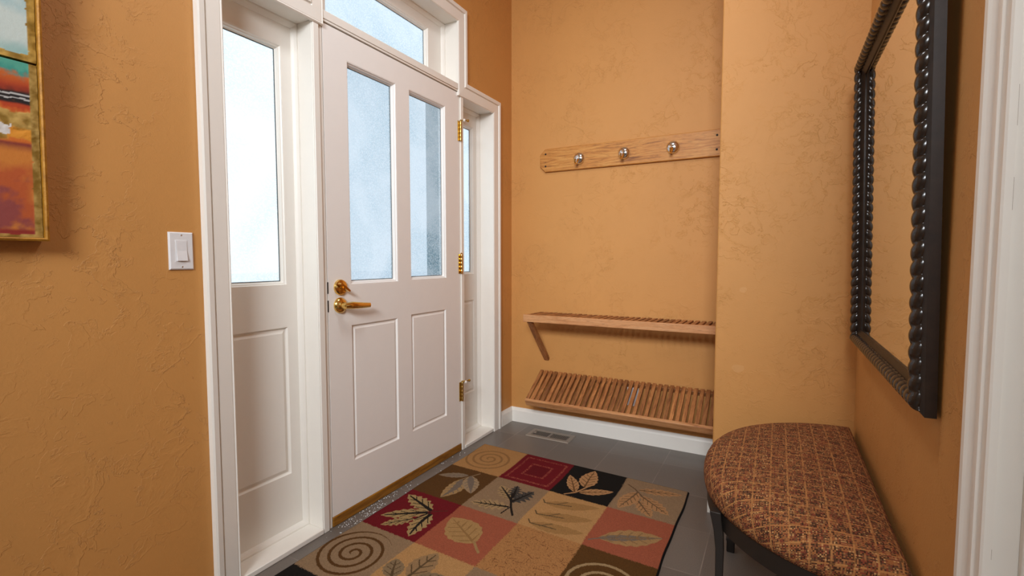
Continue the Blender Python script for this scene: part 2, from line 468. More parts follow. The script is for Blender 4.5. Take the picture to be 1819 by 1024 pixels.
# ------------------------------------------------------------------ the front door
DY0, DY1, DZ0, DZ1 = 1.3895, 2.3365, .044, 2.0745
G1, G2 = (1.511, 1.811, 1.022, 1.966), (1.905, 2.205, 1.026, 1.968)
N1, N2 = (1.513, 1.803, .245, .846), (1.905, 2.197, .250, .853)
b = MB(); sash(b, DY0, DY1, DZ0, DZ1, 0, .044, [G1, G2, N1, N2])
for g in (G1, G2): ring(b, *g, 0, STICK)
for n in (N1, N2): raised(b, *n, 0, .02)
# seal strips in the joints round the slab
door = struct(b.obj('door_1', M_door), 'white front door with two frosted panes and two raised panels', 'door')
for i, g in enumerate((G1, G2)):
    glaze(door, *g, 0, mat_frost('frosted glass door %d' % i, 10.2+3*i)); gasket(door, *g, 0)
b = MB()
b.box(-.060, -.046, P1[1], P1[1]+.02, .04, 2.08); b.box(-.060, -.046, P2[0]-.02, P2[0], .04, 2.08); b.box(-.060, -.046, P1[1], P2[0], 2.055, 2.0785)
b.obj('weather_strip', M_dark, door)
b = MB(); b.box(-T, .004, P1[1]+.001, P2[0]-.001, 0.0005, .043)
b.obj('threshold', M_sill, door, bevel=.003)
# deadbolt
b = MB(); o = (0, 1.452, 1.014)
b.lathe([(.0, 0), (.0335, 0), (.0335, .004), (.031, .009), (.024, .012), (0, .0125)], o, (1, 0, 0))
db = b.obj('deadbolt', M_brass, door, smooth=40)
b = MB(); b.lathe([(0, .010), (.011, .010), (.010, .020), (.0, .021)], o, (1, 0, 0), 20)
M = Matrix.Translation((.0235, 1.452, 1.014)) @ Matrix.Rotation(math.radians(-35), 4, 'X')
b.rings([[M @ Vector((x, yy, z)) for (x, z) in ((-.006, -w), (.012, -w*.8), (.012, w*.8), (-.006, w))] for yy, w in ((-.030, .004), (-.024, .0055), (0, .007), (.024, .0055), (.030, .004))])
b.obj('thumb_turn', M_brass, db, smooth=40)
# lever handle
b = MB(); o = (0, 1.450, .938)
b.lathe([(0, 0), (.0335, 0), (.0335, .004), (.031, .010), (.023, .016), (.014, .019), (.0125, .046), (.0, .047)], o, (1, 0, 0))
hd = b.obj('door_handle', M_brass, door, smooth=40)
b = MB()
pts = [(.040, 1.440, .938), (.043, 1.455, .938), (.047, 1.475, .938), (.049, 1.50, .936), (.048, 1.54, .933), (.045, 1.578, .931)]
rr = [(.012, .013), (.013, .014), (.012, .0155), (.0095, .0145), (.0075, .0125), (.006, .0105)]
b.rings([[(p[0]+math.cos(k*math.pi/8)*r[0], p[1], p[2]+math.sin(k*math.pi/8)*r[1]) for k in range(16)] for p, r in zip(pts, rr)])
b.obj('lever', M_brass, hd, smooth=50)
# latch plates in the edge
b = MB()
for z in (1.014, .938): b.box(-.02, .0012, DY0-.0025, DY0+.001, z-.024, z+.024)
b.obj('latch_plate', M_dark, door)
# hinges
for k, (z0, z1) in enumerate(((1.797, 1.928), (1.050, 1.161), (.297, .412))):
    zc = (z0+z1)/2; hh = .056
    b = MB()
    b.box(.0, .0025, DY1-.016, DY1+.001, zc-hh, zc+hh)
    for i in range(5):
        za = zc-hh+i*2*hh/5
        b.lathe([(0, 0), (.0068, 0), (.0072, .001), (.0072, 2*hh/5-.0015), (.0068, 2*hh/5-.0005), (0, 2*hh/5-.0005)], (.0085, DY1+.004, za), (0, 0, 1), 16)
    b.lathe([(0, 0), (.005, 0), (.0065, .004), (.003, .008), (0, .009)], (.0085, DY1+.004, zc+hh), (0, 0, 1), 16)
    hg = b.obj('hinge', M_brass_old if k != 1 else M_brass, door, smooth=40)
    if k != 1:                                                        # hinge-pin door stop
        b = MB(); b.tube([(.0085, DY1+.004, zc+hh+.004), (.026, DY1+.020, zc+hh+.006), (.034, DY1+.040, zc+hh+.006)], .004, 10)
        b.lathe([(0, 0), (.008, 0), (.008, .006), (0, .006)], (.034, DY1+.036, zc+hh+.006), (.35, 1, 0), 14)
        st = b.obj('door_stop', M_brass_old, hg, smooth=40)
        b2 = MB(); b2.lathe([(0, 0), (.0085, 0), (.0085, .008), (.006, .011), (0, .011)], (.026, DY1+.006, zc+hh+.004), (.5, .3, -.2), 14)
        b2.obj('rubber_tip', M_rubber, hg, smooth=40)

# ------------------------------------------------------------------ right doorway
CAS2 = [(0, 0), (0, .009), (.003, .0115), (.007, .0115), (.010, .0085), (.026, .0095), (.029, .0135), (.034, .0140), (.040, .0110), (.052, .0112), (.062, .0150), (.068, .0185), (.080, .0188), (.088, .0165), (.091, .012), (.091, 0)]
b = MB()
b.sweep([(OY0, 0), (OY0, OZ), (OY1, OZ), (OY1, 0)], CAS2, lambda u, v, h: (XR-h, u, v))
struct(b.obj('trim_5', M_white))
b = MB()
b.box(XR, XR+T-.02, OY1+.006, OY1+.026, 0, OZ+.026); b.box(XR, XR+T-.02, OY0-.026, OY0-.006, 0, OZ+.026); b.box(XR, XR+T-.02, OY0-.006, OY1+.006, OZ+.006, OZ+.026)
b.box(XR+.030, XR+.066, OY1-.006, OY1+.006, 0, OZ); b.box(XR+.030, XR+.066, OY0-.006, OY0+.006, 0, OZ)
jt = struct(b.obj('trim_6', M_white, bevel=.002))
b = MB()
for z0, z1 in ((1.315, 1.37), (1.20, 1.245), (.70, .715), (.60, .608)): b.box(XR-.0005, XR+.0012, OY1+.003, OY1+.0062, z0, z1)
b.obj('paint_crack', M_crack, jt)
b = MB(); b.box(XR+.1, XR+.128, OY0-.005, OY1+.005, .006, OZ+.004); struct(b.obj('leak_block_slab', M_white))  # unseen slab added to stop light leaking through the right doorway

# ------------------------------------------------------------------ coat rack
cr = thing('coat_hook_rail', 'oak coat hook rail with clipped corners and three round chrome hooks', 'coat rack', (.8, YB, 1.777))
b = MB()
y0, y1 = YB, YB-.020
cut = .036
def prism(b, pts, ya, yb):
    b.rings([[(x, ya, z) for x, z in pts], [(x, yb, z) for x, z in pts]])
X0, X1, Z0, Z1 = .224, 1.372, 1.702, 1.850
prism(b, [(X0+cut, Z0), (X1-cut, Z0), (X1, Z0+cut), (X1, Z1-cut), (X1-cut, Z1), (X0+cut, Z1), (X0, Z1-cut), (X0, Z0+cut)], YB-.001, YB-.020)
b.obj('board', M_oak, cr, bevel=.004)
for x in (.265, 1.304):
    for z in (1.739, 1.817):
        b = MB(); b.lathe([(0, 0), (.006, 0), (.006, .001), (0, .0012)], (x, YB-.0198, z), (0, -1, 0), 14); b.obj('screw_hole', M_dark, cr, smooth=40)
for x, z in ((.499, 1.768), (.786, 1.772), (1.070, 1.775)):
    b = MB()                                                          # chrome dome on the board
    b.lathe([(0, 0), (.037, 0), (.038, .004), (.0365, .011), (.031, .018), (.022, .0235), (.011, .026), (0, .0265)], (x, YB-.0198, z), (0, -1, 0), 36)
    hk = b.obj('coat_hook', M_chrome, cr, smooth=60)
    b = MB()                                                          # the prong reaches out, dips and curls up
    b.tube([(x, YB-.040, z-.006), (x, YB-.052, z-.020), (x, YB-.064, z-.034), (x, YB-.078, z-.042), (x, YB-.091, z-.040), (x, YB-.098, z-.028), (x, YB-.099, z-.016)], [.0065, .006, .0055, .005, .005, .0055, .007], 14)
    b.obj('prong', M_brass, hk, smooth=60)

# ------------------------------------------------------------------ slatted racks
def rack(name, label, back, front, brace):
    bk, fr = Vector((0, *back)), Vector((0, *front))
    d = (fr-bk).normalized(); n = Vector((1, 0, 0)).cross(d)
    if n.z < 0: n = -n
    L = (fr-bk).length
    root = thing(name, label, 'shelf', (.8, back[0], back[1]), 'slatted oak racks in the alcove')
    x0, x1 = .229, 1.372
    def bx(b, xa, xb, s0, s1, h0, h1):
        M = Matrix(((1, 0, 0, 0), (0, d.y, n.y, bk.y), (0, d.z, n.z, bk.z), (0, 0, 0, 1)))
        b.box(xa, xb, s0, s1, h0, h1, M)
    b = MB(); N = 34; p = (x1-x0-.022)/(N-1)
    for i in range(N):
        j = random.uniform(-.0008, .0008)
        bx(b, x0+i*p+j, x0+i*p+.022+j, .004, L-.020, -.014, -.001+random.uniform(-.0008, .0008))
    b.obj('slats', M_slat, root, bevel=.0015)
    b = MB(); bx(b, x0, x1, L-.020, L, -.044, .002); b.obj('front_rail', M_rail, root, bevel=.003)
    b = MB(); bx(b, x0, x1, .002, .022, -.044, -.0145); b.obj('back_rail', M_slat, root, bevel=.002)
    if brace:
        for x in (.262, 1.364):
            b = MB(); b.bar((x, 2.72, .742), (x+.012, YB-.004, .462), .022, .034, (1, 0, 0)); b.obj('brace', M_slat, root, bevel=.003)
    else:
        for x in (.262, 1.335):
            b = MB(); b.bar((x, front[0]+.03, front[1]-.022), (x, YB-.016, front[1]-.10), .022, .03, (1, 0, 0)); b.obj('brace', M_slat, root, bevel=.003)
    return root
rack('slatted_rack', 'upper slatted oak rack, level, on a diagonal brace above the tilted one', (YB-.004, .781), (2.690, .786), True)
rack('slatted_rack', 'lower slatted oak rack tilted forward like a shoe rack above the floor vent', (YB-.006, .390), (2.713, .236), False)
# wall outlet behind the lower rack
ot = thing('wall_outlet', 'white wall outlet glimpsed through the slats of the lower rack', 'outlet', (.855, YB, .283))
b = MB(); b.box(.820, .890, YB-.006, YB, .226, .341); b.obj('cover_plate', M_plastic, ot, bevel=.003)
for z in (.262, .305):
    b = MB(); b.box(.840, .870, YB-.0085, YB-.0055, z-.014, z+.014); so = b.obj('socket', M_plastic, ot, bevel=.002)

# ------------------------------------------------------------------ light switch
sw = thing('light_switch', 'white rocker light switch on the orange wall left of the door', 'light switch', (0, .832, 1.157))
b = MB(); b.rings([[(x, .832+sy*w, 1.1575+sz*h) for sy, sz in ((-1, -1), (1, -1), (1, 1), (-1, 1))] for x, w, h in ((0, .035, .0575), (.0035, .035, .0575), (.0065, .0315, .054))])
b.obj('switch_plate', M_plastic, sw)
b = MB(); b.rings([[(x, .832+sy*.0175, z) for sy, z in ((-1, 1.124), (1, 1.124), (1, 1.191), (-1, 1.191))] for x in (.0055, .0072)])
bz_ = b.obj('bezel', M_plastic, sw, bevel=.0006)
b = MB()
prof = [(.0065, 1.1265), (.0125, 1.1275), (.0085, 1.1575), (.0078, 1.1885), (.0065, 1.1885)]
b.rings([[(x, y, z) for x, z in prof] for y in (.8175, .8465)]); b.obj('rocker', M_plastic, sw)
for z in (1.109, 1.206):
    b = MB(); b.lathe([(0, 0), (.003, 0), (.0026, .001), (0, .0012)], (.0062, .832, z), (1, 0, 0), 12); b.obj('screw', M_chrome, sw, smooth=40)

# ------------------------------------------------------------------ painting (two canvases in one gold float frame)
def fbm(y, z, s, oct=4, seed=0.):
    out = np.zeros(y.shape)
    it = np.nditer([y, z, out], op_flags=[['readonly'], ['readonly'], ['writeonly']])
    for a, c, o in it: o[...] = mnoise.fractal((float(a)*s+seed, float(c)*s, seed*.37), 1.0, 2.0, oct)
    return out
def mixc(a, b_, f): return a + (b_-a)*np.clip(f, 0, 1)[..., None]
def sm(e0, e1, x):
    t = np.clip((x-e0)/(e1-e0), 0, 1); return t*t*(3-2*t)
FY0, FY1, FZ0, FZ1 = -.20, .511, 1.178, 2.02
pa = thing('framed_painting', 'abstract landscape painting on stacked canvases in a thin gold frame', 'painting', (0, .17, 1.178))
b = MB()
b.sweep([(FY0, FZ0), (FY1, FZ0), (FY1, FZ1), (FY0, FZ1)], [(0, 0), (0, .044), (.0045, .046), (.008, .044), (.008, .012), (.03, .010), (.03, 0)], lambda u, v, h: (.002+h, u, v), closed=True)
b.obj('frame', M_gold, pa)
def canvas(y0, y1, z0, z1, fn, name):
    st = .0020; ny = int((y1-y0)/st/1.3)+1; nz = int((z1-z0)/st)+1
    ys = np.linspace(y0, y1, ny); zs = np.linspace(z0, z1, nz)
    ny = len(ys); Y, Zg = np.meshgrid(ys, zs, indexing='ij')
    colr = fn(Y, Zg)
    rough = colr[..., 3]; X = .036 + rough
    verts = np.stack([X, Y, Zg], -1).reshape(-1, 3)
    idx = np.arange(ny*nz).reshape(ny, nz)
    q = np.stack([idx[:-1, :-1], idx[1:, :-1], idx[1:, 1:], idx[:-1, 1:]], -1).reshape(-1, 4)
    # edge skirt back to the panel
    border = np.concatenate([idx[:, 0], idx[-1, 1:], idx[::-1, -1][1:], idx[0, ::-1][1:-1]])
    bv = verts[border].copy(); bv[:, 0] = .006
    base = len(verts); k = len(border); r = np.arange(k)
    sk = np.stack([border, base+r, base+(r+1) % k, border[(r+1) % k]], -1)
    me = bpy.data.meshes.new(name); V = np.concatenate([verts, bv]); F = np.concatenate([q, sk])
    me.from_pydata(V.tolist(), [], F.tolist())
    a = me.color_attributes.new('Col', 'FLOAT_COLOR', 'POINT')
    C = np.concatenate([colr[..., :3].reshape(-1, 3), colr[..., :3].reshape(-1, 3)[border]*.8])
    a.data.foreach_set('color', np.concatenate([C, np.ones((len(C), 1))], 1).ravel())
    return link(name, me, M_canvas, pa, smooth=50)
A_ = lambda h: np.array(lin(h))
def lower(Y, Z):
    f1 = fbm(Y, Z, 14, 4, 3.1); f2 = fbm(Y, Z, 45, 4, 8.2); f3 = fbm(Y, Z*1.0, 6, 3, 1.7)
    v = (1.594-Z)/.405 + f1*.010                                       # 0 at top, 1 at bottom
    c = np.zeros(Y.shape+(3,)) + A_('#4FA08C')
    c = mixc(c, A_('#2E8E83'), sm(.02, .07, v+f2*.05))
    c = mixc(c, A_('#C2601F'), sm(.05, .10, v+f2*.05))
    c = mixc(c, A_('#A9381A'), sm(.09, .15, v+f3*.05))
    c = mixc(c, A_('#4A1F17'), sm(.13, .18, v)*(.6+.6*f2))
    c = mixc(c, A_('#1C1718'), sm(.165, .185, v))
    w = (np.abs(v-.192+f2*.003) < .005) | (np.abs(v-.214+f2*.008) < .004)
    c[w] = A_('#B9B7B4')
    c = mixc(c, A_('#B5401B'), sm(.235, .25, v))
    c = mixc(c, A_('#CC6A26'), sm(.25, .32, v+f2*.08))
    gold = sm(.285, .30, v+f2*.03)*(1-sm(.43, .455, v+f2*.03))
    gcol = mixc(np.zeros(Y.shape+(3,))+A_('#8C6A22'), A_('#BE9A52'), .5+f2*1.4)
    c = mixc(c, gcol, gold)
    orange = (sm(.375, .39, v+f2*.02)*(1-sm(.435, .455, v+f2*.02)))*(Y > .447)
    c = mixc(c, A_('#D98F2C'), orange)
    wh = (np.abs(v-.395) < .028+f2*.02) & (Y < .452+f2*.01); c[wh] = A_('#D9D6D2')
    low = sm(.455, .475, v)
    lc = mixc(np.zeros(Y.shape+(3,))+A_('#B5562A'), A_('#C97B32'), .5+f1*1.6); lc = mixc(lc, A_('#8E4440'), sm(.1, .5, -f3+f2*.3)); lc = mixc(lc, A_('#7A2B2B'), 1-sm(.46, .53, v))
    c = mixc(c, lc, low); c = mixc(c, A_('#8A2A22'), sm(.955, .975, v))
    eg = (Y > FY1-.0235+f2*.0022) | (Z < FZ0+.0145+f2*.002)
    c[eg] = gcol[eg]*.85
    r = np.where(gold > .5, f2*.0016, 0)+np.where(eg, .0004+f2*.0010, 0)
    return np.concatenate([c, r[..., None]], -1)
def upper(Y, Z):
    f1 = fbm(Y, Z, 7, 4, 5.1); f2 = fbm(Y, Z, 45, 4, 9.2)
    c = mixc(np.zeros(Y.shape+(3,))+A_('#7FB2BC'), A_('#C6D2CC'), .45+f1*1.5)
    c = mixc(c, A_('#7FAFA8'), sm(1.66, 1.62, Z+f1*.03)*.6)
    gcol = mixc(np.zeros(Y.shape+(3,))+A_('#8C6A22'), A_('#C29A48'), .5+f2*1.4)
    eg = (Y > FY1-.0235+f2*.004) | (Z < 1.602+.011+f2*.004); c[eg] = gcol[eg]
    r = np.where(eg, .0004+f2*.0010, 0)
    return np.concatenate([c, r[..., None]], -1)
canvas(FY0+.011, FY1-.0092, FZ0+.0085, 1.594, lower, 'canvas')['label'] = 'lower canvas in orange, red and gold'
canvas(FY0+.011, FY1-.0092, 1.599, FZ1-.011, upper, 'canvas')['label'] = 'upper canvas in pale blue'

pa.rotation_euler = (0, .040, 0)                                       # hangs from a wire, top tipped off the wall
# ------------------------------------------------------------------ mirror
mr = thing('wall_mirror', 'large wall mirror in a black twisted rope frame above the bench', 'mirror', (1.8925, 1.1876, .8278), world_parts=False)
mr.rotation_euler = (0, -.0201, 0)
MW, MH = .935, .993
RP = [(0, 0), (MW, 0), (MW, MH), (0, MH)]
b = MB()
b.sweep(RP, [(0, 0), (0, .0185), (.002, .0200), (.010, .0245), (.040, .022), (.0445, .0205), (.056, .0130), (.058, .0125), (.058, .004), (.05, 0)], lambda u, v, h: (-h, u, v), closed=True)
b.obj('frame', M_frame, mr, smooth=30)
rc, R, pit = .0255, .0165, .0325
for (a, c) in zip(RP, RP[1:]+RP[:1]):
    A, Cc = Vector(a), Vector(c); dd = (Cc-A).normalized(); nn = Vector((-dd.y, dd.x)); LL = (Cc-A).length
    ns = int(LL/pit*18); rings = []
    th = [math.pi*(-.18+1.36*k/15) for k in range(16)]
    for i in range(ns+1):
        rg = []
        for t_ in th:
            # first guess with the plain radius so the ends meet on the mitre
            o0 = rc-math.cos(t_)*R; s = o0+(LL-2*o0)*i/ns
            ph = s/pit-t_/math.pi*.55
            rad = R*(.70+.36*abs(math.sin(math.pi*ph))**.55)
            o = rc-math.cos(t_)*rad; h = .0235+math.sin(t_)*rad
            p = A+dd*s+nn*o; rg.append((-h, p.x, p.y))
        rings.append(rg)
    b = MB(); b.rings(rings); b.obj('rope_molding', M_rope, mr, smooth=180)
b = MB(); b.box(-.010, -.005, .05, MW-.05, .05, MH-.05); b.obj('mirror_glass', M_mirror, mr)

# ------------------------------------------------------------------ bench
bn = thing('bench', 'half round bench with brown plaid tweed seat and dark iron legs under the mirror', 'bench', (1.69, 1.745, 0))
BX, BY, BA, BB = 1.887, 1.745, .512, .468
def half(rx, n=96):
    """outline of the half ellipse, the straight side slightly rounded at both ends"""
    pts = []
    for k in range(n):
        t = -math.pi/2+math.pi*k/(n-1); e = .98
        c, s = math.cos(t), math.sin(t)
        pts.append((-(abs(c)**e)*BB, math.copysign(abs(s)**e, s)*BA))
    m = 14
    for k in range(1, m):
        pts.append((0.0, BA*(1-2*k/m)))
    return pts
out = half(1)
cxo, cyo = -BB*.42, 0.0
def cushion():
    bm = bmesh.new(); uvl = bm.loops.layers.uv.new('UVMap')
    prof = [(.985, .412), (.995, .424), (1.0, .440), (.997, .455), (.985, .469), (.962, .481), (.925, .491), (.86, .499), (.76, .506), (.62, .511), (.45, .514), (.25, .516)]
    rings = []; info = {}
    nrm = .40
    for r, z in prof:
        ringv = []
        for (x, y) in out:
            fx = cxo+(x-cxo)*r; fy = cyo+(y-cyo)*r
            v = bm.verts.new((BX+fx, BY+fy, z)); ringv.append(v)
        rings.append(ringv)
    # cloth coordinates: arc length walked outwards from the crown
    for j in range(len(out)):
        x, y = out[j]; dl = math.hypot(x-cxo, y-cyo); ux, uy = (x-cxo)/dl, (y-cyo)/dl
        s = dl*prof[-1][0]; info[rings[-1][j]] = (BX+cxo+ux*s, BY+cyo+uy*s)
        for i in range(len(prof)-2, -1, -1):
            s += math.hypot(dl*(prof[i][0]-prof[i+1][0]), prof[i][1]-prof[i+1][1])
            info[rings[i][j]] = (BX+cxo+ux*s, BY+cyo+uy*s)
    cv = bm.verts.new((BX+cxo, BY+cyo, .5165)); info[cv] = (BX+cxo, BY+cyo)
    n = len(out)
    for i in range(len(rings)-1):
        for j in range(n): bm.faces.new((rings[i][j], rings[i][(j+1) % n], rings[i+1][(j+1) % n], rings[i+1][j]))
    for j in range(n): bm.faces.new((rings[-1][j], rings[-1][(j+1) % n], cv))
    bm.faces.new(rings[0][::-1])
    for f in bm.faces:
        for l in f.loops: l[uvl].uv = info[l.vert]
    bmesh.ops.recalc_face_normals(bm, faces=bm.faces)
    me = bpy.data.meshes.new('seat_cushion'); bm.to_mesh(me); bm.free()
    return link('seat_cushion', me, M_tweed, bn, smooth=180)
cushion()
b = MB()
o1 = [(BX+cxo+(x-cxo)*.955, BY+y*.955) for x, y in out]; o2 = [(BX+cxo+(x-cxo)*.915, BY+y*.915) for x, y in out]
b.rings([[(x, y, .354) for x, y in o1], [(x, y, .416) for x, y in o1], [(x, y, .416) for x, y in o2], [(x, y, .354) for x, y in o2]], closed=True)
b.obj('apron', M_iron, bn, smooth=40)
b = MB(); b.rings([[(x, y, .400) for x, y in o2], [(x, y, .413) for x, y in o2]]); b.obj('seat_board', M_dark, bn)
for (x, y, ox, oy) in ((1.494, 1.478, -1, -.3), (1.488, 2.012, -1, .3), (1.845, 1.478, 0, -.3), (1.845, 2.012, 0, .3)):
    b = MB()
    def sq(z, w, dx=0, dy=0): return [(x+dx+sx*w/2, y+dy+sy*w/2, z) for sx, sy in ((-1, -1), (1, -1), (1, 1), (-1, 1))]
    b.rings([sq(0, .024), sq(.004, .028), (sq(.042, .028)), sq(.050, .032), sq(.058, .030), sq(.064, .019), sq(.12, .018), sq(.30, .022), sq(.355, .025, ox*.004, oy*.004), sq(.385, .027, ox*.009, oy*.008), sq(.412, .030, ox*.013, oy*.013)])
    b.obj('leg', M_iron, bn, bevel=.002)
for y in (1.478, 2.012):
    b = MB()
    for xe in (1.49, 1.842):
        xm = 1.666
        pts = []
        for k in range(13):
            t_ = k/12; pts.append((xm+(xe-xm)*t_, y, .30-.22*t_**.85))
        b.tube(pts, .0065, 8)
    b.tube([(xm, y, .285), (xm, y, .36)], .007, 8)
    b.obj('stretcher', M_iron, bn, smooth=60)

# ------------------------------------------------------------------ floor vent
fv = thing('floor_vent', 'taupe metal floor vent in the grey tiles below the slatted racks', 'vent', (.37, 2.80, 0))
VX0, VX1, VY0, VY1 = .222, .518, 2.735, 2.872
b = MB()
b.sweep([(VX0, VY0), (VX1, VY0), (VX1, VY1), (VX0, VY1)], [(0, .0003), (.004, .006), (.026, .007), (.029, .004), (.029, .0003)], lambda u, v, h: (u, v, h), closed=True)
b.box(.365, .375, VY0+.028, VY1-.028, .0003, .0065)
b.obj('frame', M_vent, fv)
b = MB(); b.box(VX0+.028, VX1-.028, VY0+.028, VY1-.028, .0003, .0014); b.obj('backing', M_dark, fv)
b = MB()
for xa, xb in ((VX0+.030, .364), (.376, VX1-.030)):
    N = 11; p = (xb-xa)/N
    for i in range(N):
        xc = xa+(i+.5)*p
        b.bar((xc, VY0+.028, .0042), (xc, VY1-.028, .0042), .0034, .0012)
b.obj('louvers', M_vent, fv)
b = MB(); b.box(VX0+.036, VX0+.050, VY0+.060, VY0+.076, .004, .0085); b.obj('lever', M_vent, fv)

# ------------------------------------------------------------------ rug
O_ = np.array([.0897, 2.4615]); DU = np.array([.2939, -.0131]); DV = np.array([-.0007, -.3314])
NU, NV = 4, 6
def make_rug():
    st = .0024; lu, lv = .294, .3314
    bw = .010
    us = np.arange(-bw, NU*lu+bw+1e-6, st); vs = np.arange(-bw, NV*lv+bw+1e-6, st)
    U, V = np.meshgrid(us/lu, vs/lv, indexing='ij')
    # wavering edges of the woven blocks
    nx = rng.normal(0, .006, U.shape); ny_ = rng.normal(0, .006, U.shape)
    u = np.clip(U+nx, 0, NU-1e-6); v = np.clip(V+ny_, 0, NV-1e-6)
    ci = u.astype(int); ri = v.astype(int)
    tan, tan2, red, blk, taupe, brown, coral, tanor = map(A_, ('#B2834F', '#B98C58', '#70131B', '#17130F', '#94785A', '#5C3C18', '#A2583E', '#B07C4A'))
    cells = [[tan, red, blk, taupe], [brown, taupe, tan2, coral], [red, coral, tanor, brown], [taupe, tan2, taupe, blk], [blk, tan, coral, taupe], [tan2, brown, red, tan]]
    table = np.array(cells)
    col = table[ri, ci].copy()
    cream, lt, gry, dk, peach = map(A_, ('#B79A68', '#BC9360', '#6E6558', '#211A14', '#B98A5C'))
    mx, my = U*lu, V*lv                                                # metres on the rug
    n1 = rng.normal(0, 1, U.shape)
    def cellmask(c, r): return (ci == c) & (ri == r)
    def leaf(base, tip, w, fill, vein=None, mask=None, side=.0, serr=.06, veinw=.0045, dark=None, skew=.45, nlat=6):
        bx, by = base[0]*lu, base[1]*lv; tx, ty = tip[0]*lu, tip[1]*lv
        L = math.hypot(tx-bx, ty-by); ex, ey = (tx-bx)/L, (ty-by)/L
        a = ((mx-bx)*ex+(my-by)*ey)/L; d = -(mx-bx)*ey+(my-by)*ex
        d = d - side*L*np.sin(np.pi*np.clip(a, 0, 1))
        aa = np.clip(a, 0, 1)
        prof = w*(np.sin(np.pi*aa**(math.log(.5)/math.log(skew))))**.8
        prof = prof*(1+serr*np.sin(aa*38))
        ins = (a > 0) & (a < 1) & (np.abs(d) < prof)
        if mask is not None: ins &= mask
        col[ins] = fill
        if dark is not None:
            q = ins & (np.abs(d) < prof*(.55-.5*aa)+.002) ; col[q] = dark
        if vein is not None:
            rib = ins & (np.abs(d) < veinw*(1-.7*aa)) & (aa < .92)
            lat = ins & (np.abs(np.mod(aa*nlat-np.abs(d)/max(w, 1e-4)*1.3, 1)-.5) < .09) & (np.abs(d) < prof*.75) & (aa < .8)
            col[rib | lat] = vein
    def stroke(pts, w, c, mask=None):
        for p, q in zip(pts, pts[1:]):
            bx, by = p[0]*lu, p[1]*lv; tx, ty = q[0]*lu, q[1]*lv; L = math.hypot(tx-bx, ty-by)+1e-9
            a = np.clip(((mx-bx)*(tx-bx)+(my-by)*(ty-by))/L**2, 0, 1)
            dd = np.hypot(mx-bx-a*(tx-bx), my-by-a*(ty-by))
            m_ = dd < w*.5
            if mask is not None: m_ &= mask
            col[m_] = c
    def spiral(cu, cv, turns, rmax, w, c, mask, a0=0., soft=1.):
        dx, dy = (U-cu)*lu, (V-cv)*lv; rr = np.hypot(dx, dy); th = np.arctan2(dy, dx)
        pitch = rmax/turns; ph = rr/pitch-(th-a0)/(2*np.pi)
        dd = np.abs(ph-np.round(ph))*pitch
        m_ = mask & (dd < w*.5+.0006*n1) & (rr < rmax*1.02) & (rr > .008)
        col[m_] = col[m_]*(1-soft)+c*soft
    mk = cellmask(0, 0); spiral(.45, .50, 3.3, .135, .013, A_('#7E5A34'), mk, 1.0, .6)
    mk = cellmask(1, 0); s = np.maximum(np.abs(U-1.5), np.abs(V-.5))
    dots = mk & ((np.abs(s-.40) < .020) | (np.abs(s-.20) < .020)) & (rng.random(U.shape) < .33); col[dots] = A_('#B0604A')
    col[mk & (s < .16)] = A_('#640F17')
    mk = cellmask(2, 0)
    stroke([(2.26, .97), (2.40, .84), (2.50, .58)], .009, peach, mk)
    leaf((2.38, .84), (2.07, .36), .030, peach, A_('#6B4A2A'), mk); leaf((2.45, .62), (2.42, .03), .046, peach, A_('#6B4A2A'), mk, side=-.02, skew=.4); leaf((2.44, .82), (2.93, .55), .030, peach, A_('#6B4A2A'), mk)
    mk = cellmask(3, 0); pk = A_('#B58659'); br = A_('#6B5238')
    stroke([(3.08, .20), (3.22, .30), (3.37, .46)], .008, br, mk)
    leaf((3.28, .30), (3.95, .14), .030, pk, br, mk, serr=.15); leaf((3.28, .38), (3.15, .95), .040, pk, br, mk); leaf((3.36, .62), (3.67, .97), .032, pk, br, mk, serr=.15); leaf((3.36, .46), (3.88, .80), .036, pk, br, mk, serr=.15)
    mk = cellmask(0, 1); gr = A_('#77685A')
    stroke([(.66, 1.06), (.52, 1.30), (.44, 1.50)], .008, A_('#8C7354'), mk)
    leaf((.52, 1.20), (.03, 1.42), .026, A_('#8E7A62'), gr, mk); leaf((.50, 1.36), (.56, 1.97), .044, A_('#A88658'), gr, mk, side=-.08, dark=gr); leaf((.56, 1.20), (.92, 1.66), .042, A_('#A08767'), gr, mk, dark=gr)
    mk = cellmask(1, 1); sl = A_('#4A443E')
    leaf((1.68, 1.70), (1.06, 1.85), .036, A_('#A88A60'), dk, mk, serr=.3, nlat=8, veinw=.007); leaf((1.62, 1.58), (1.80, 1.14), .036, sl, dk, mk, serr=.35, nlat=7, veinw=.008); leaf((1.60, 1.52), (1.20, 1.22), .032, A_('#A88A60'), dk, mk, serr=.35, nlat=6, veinw=.007); leaf((1.58, 1.45), (1.46, 1.10), .026, sl, dk, mk, serr=.35, nlat=6, veinw=.008)
    stroke([(1.52, 1.36), (1.60, 1.52), (1.70, 1.68), (1.84, 1.86)], .011, dk, mk); stroke([(1.70, 1.68), (1.66, 1.90)], .007, dk, mk)
    mk = cellmask(2, 1); t2 = A_('#A37A49'); vn = A_('#5E4A30')
    for (ba, ti) in (((2.10, 1.34), (2.92, 1.10)), ((2.14, 1.66), (2.95, 1.44)), ((2.16, 1.90), (2.95, 1.78))):
        leaf(ba, ti, .034, t2, None, mk, side=.03); mid = (ba[0]*.5+ti[0]*.5, ba[1]*.5+ti[1]*.5+.03)
        stroke([(ba[0]-.06, ba[1]-.07), ba, mid], .006, vn, mk); stroke([(ba[0]*.8+ti[0]*.2, ba[1]*.8+ti[1]*.2+.02), (ba[0]*.62+ti[0]*.38, ba[1]*.62+ti[1]*.38-.07)], .005, vn, mk)
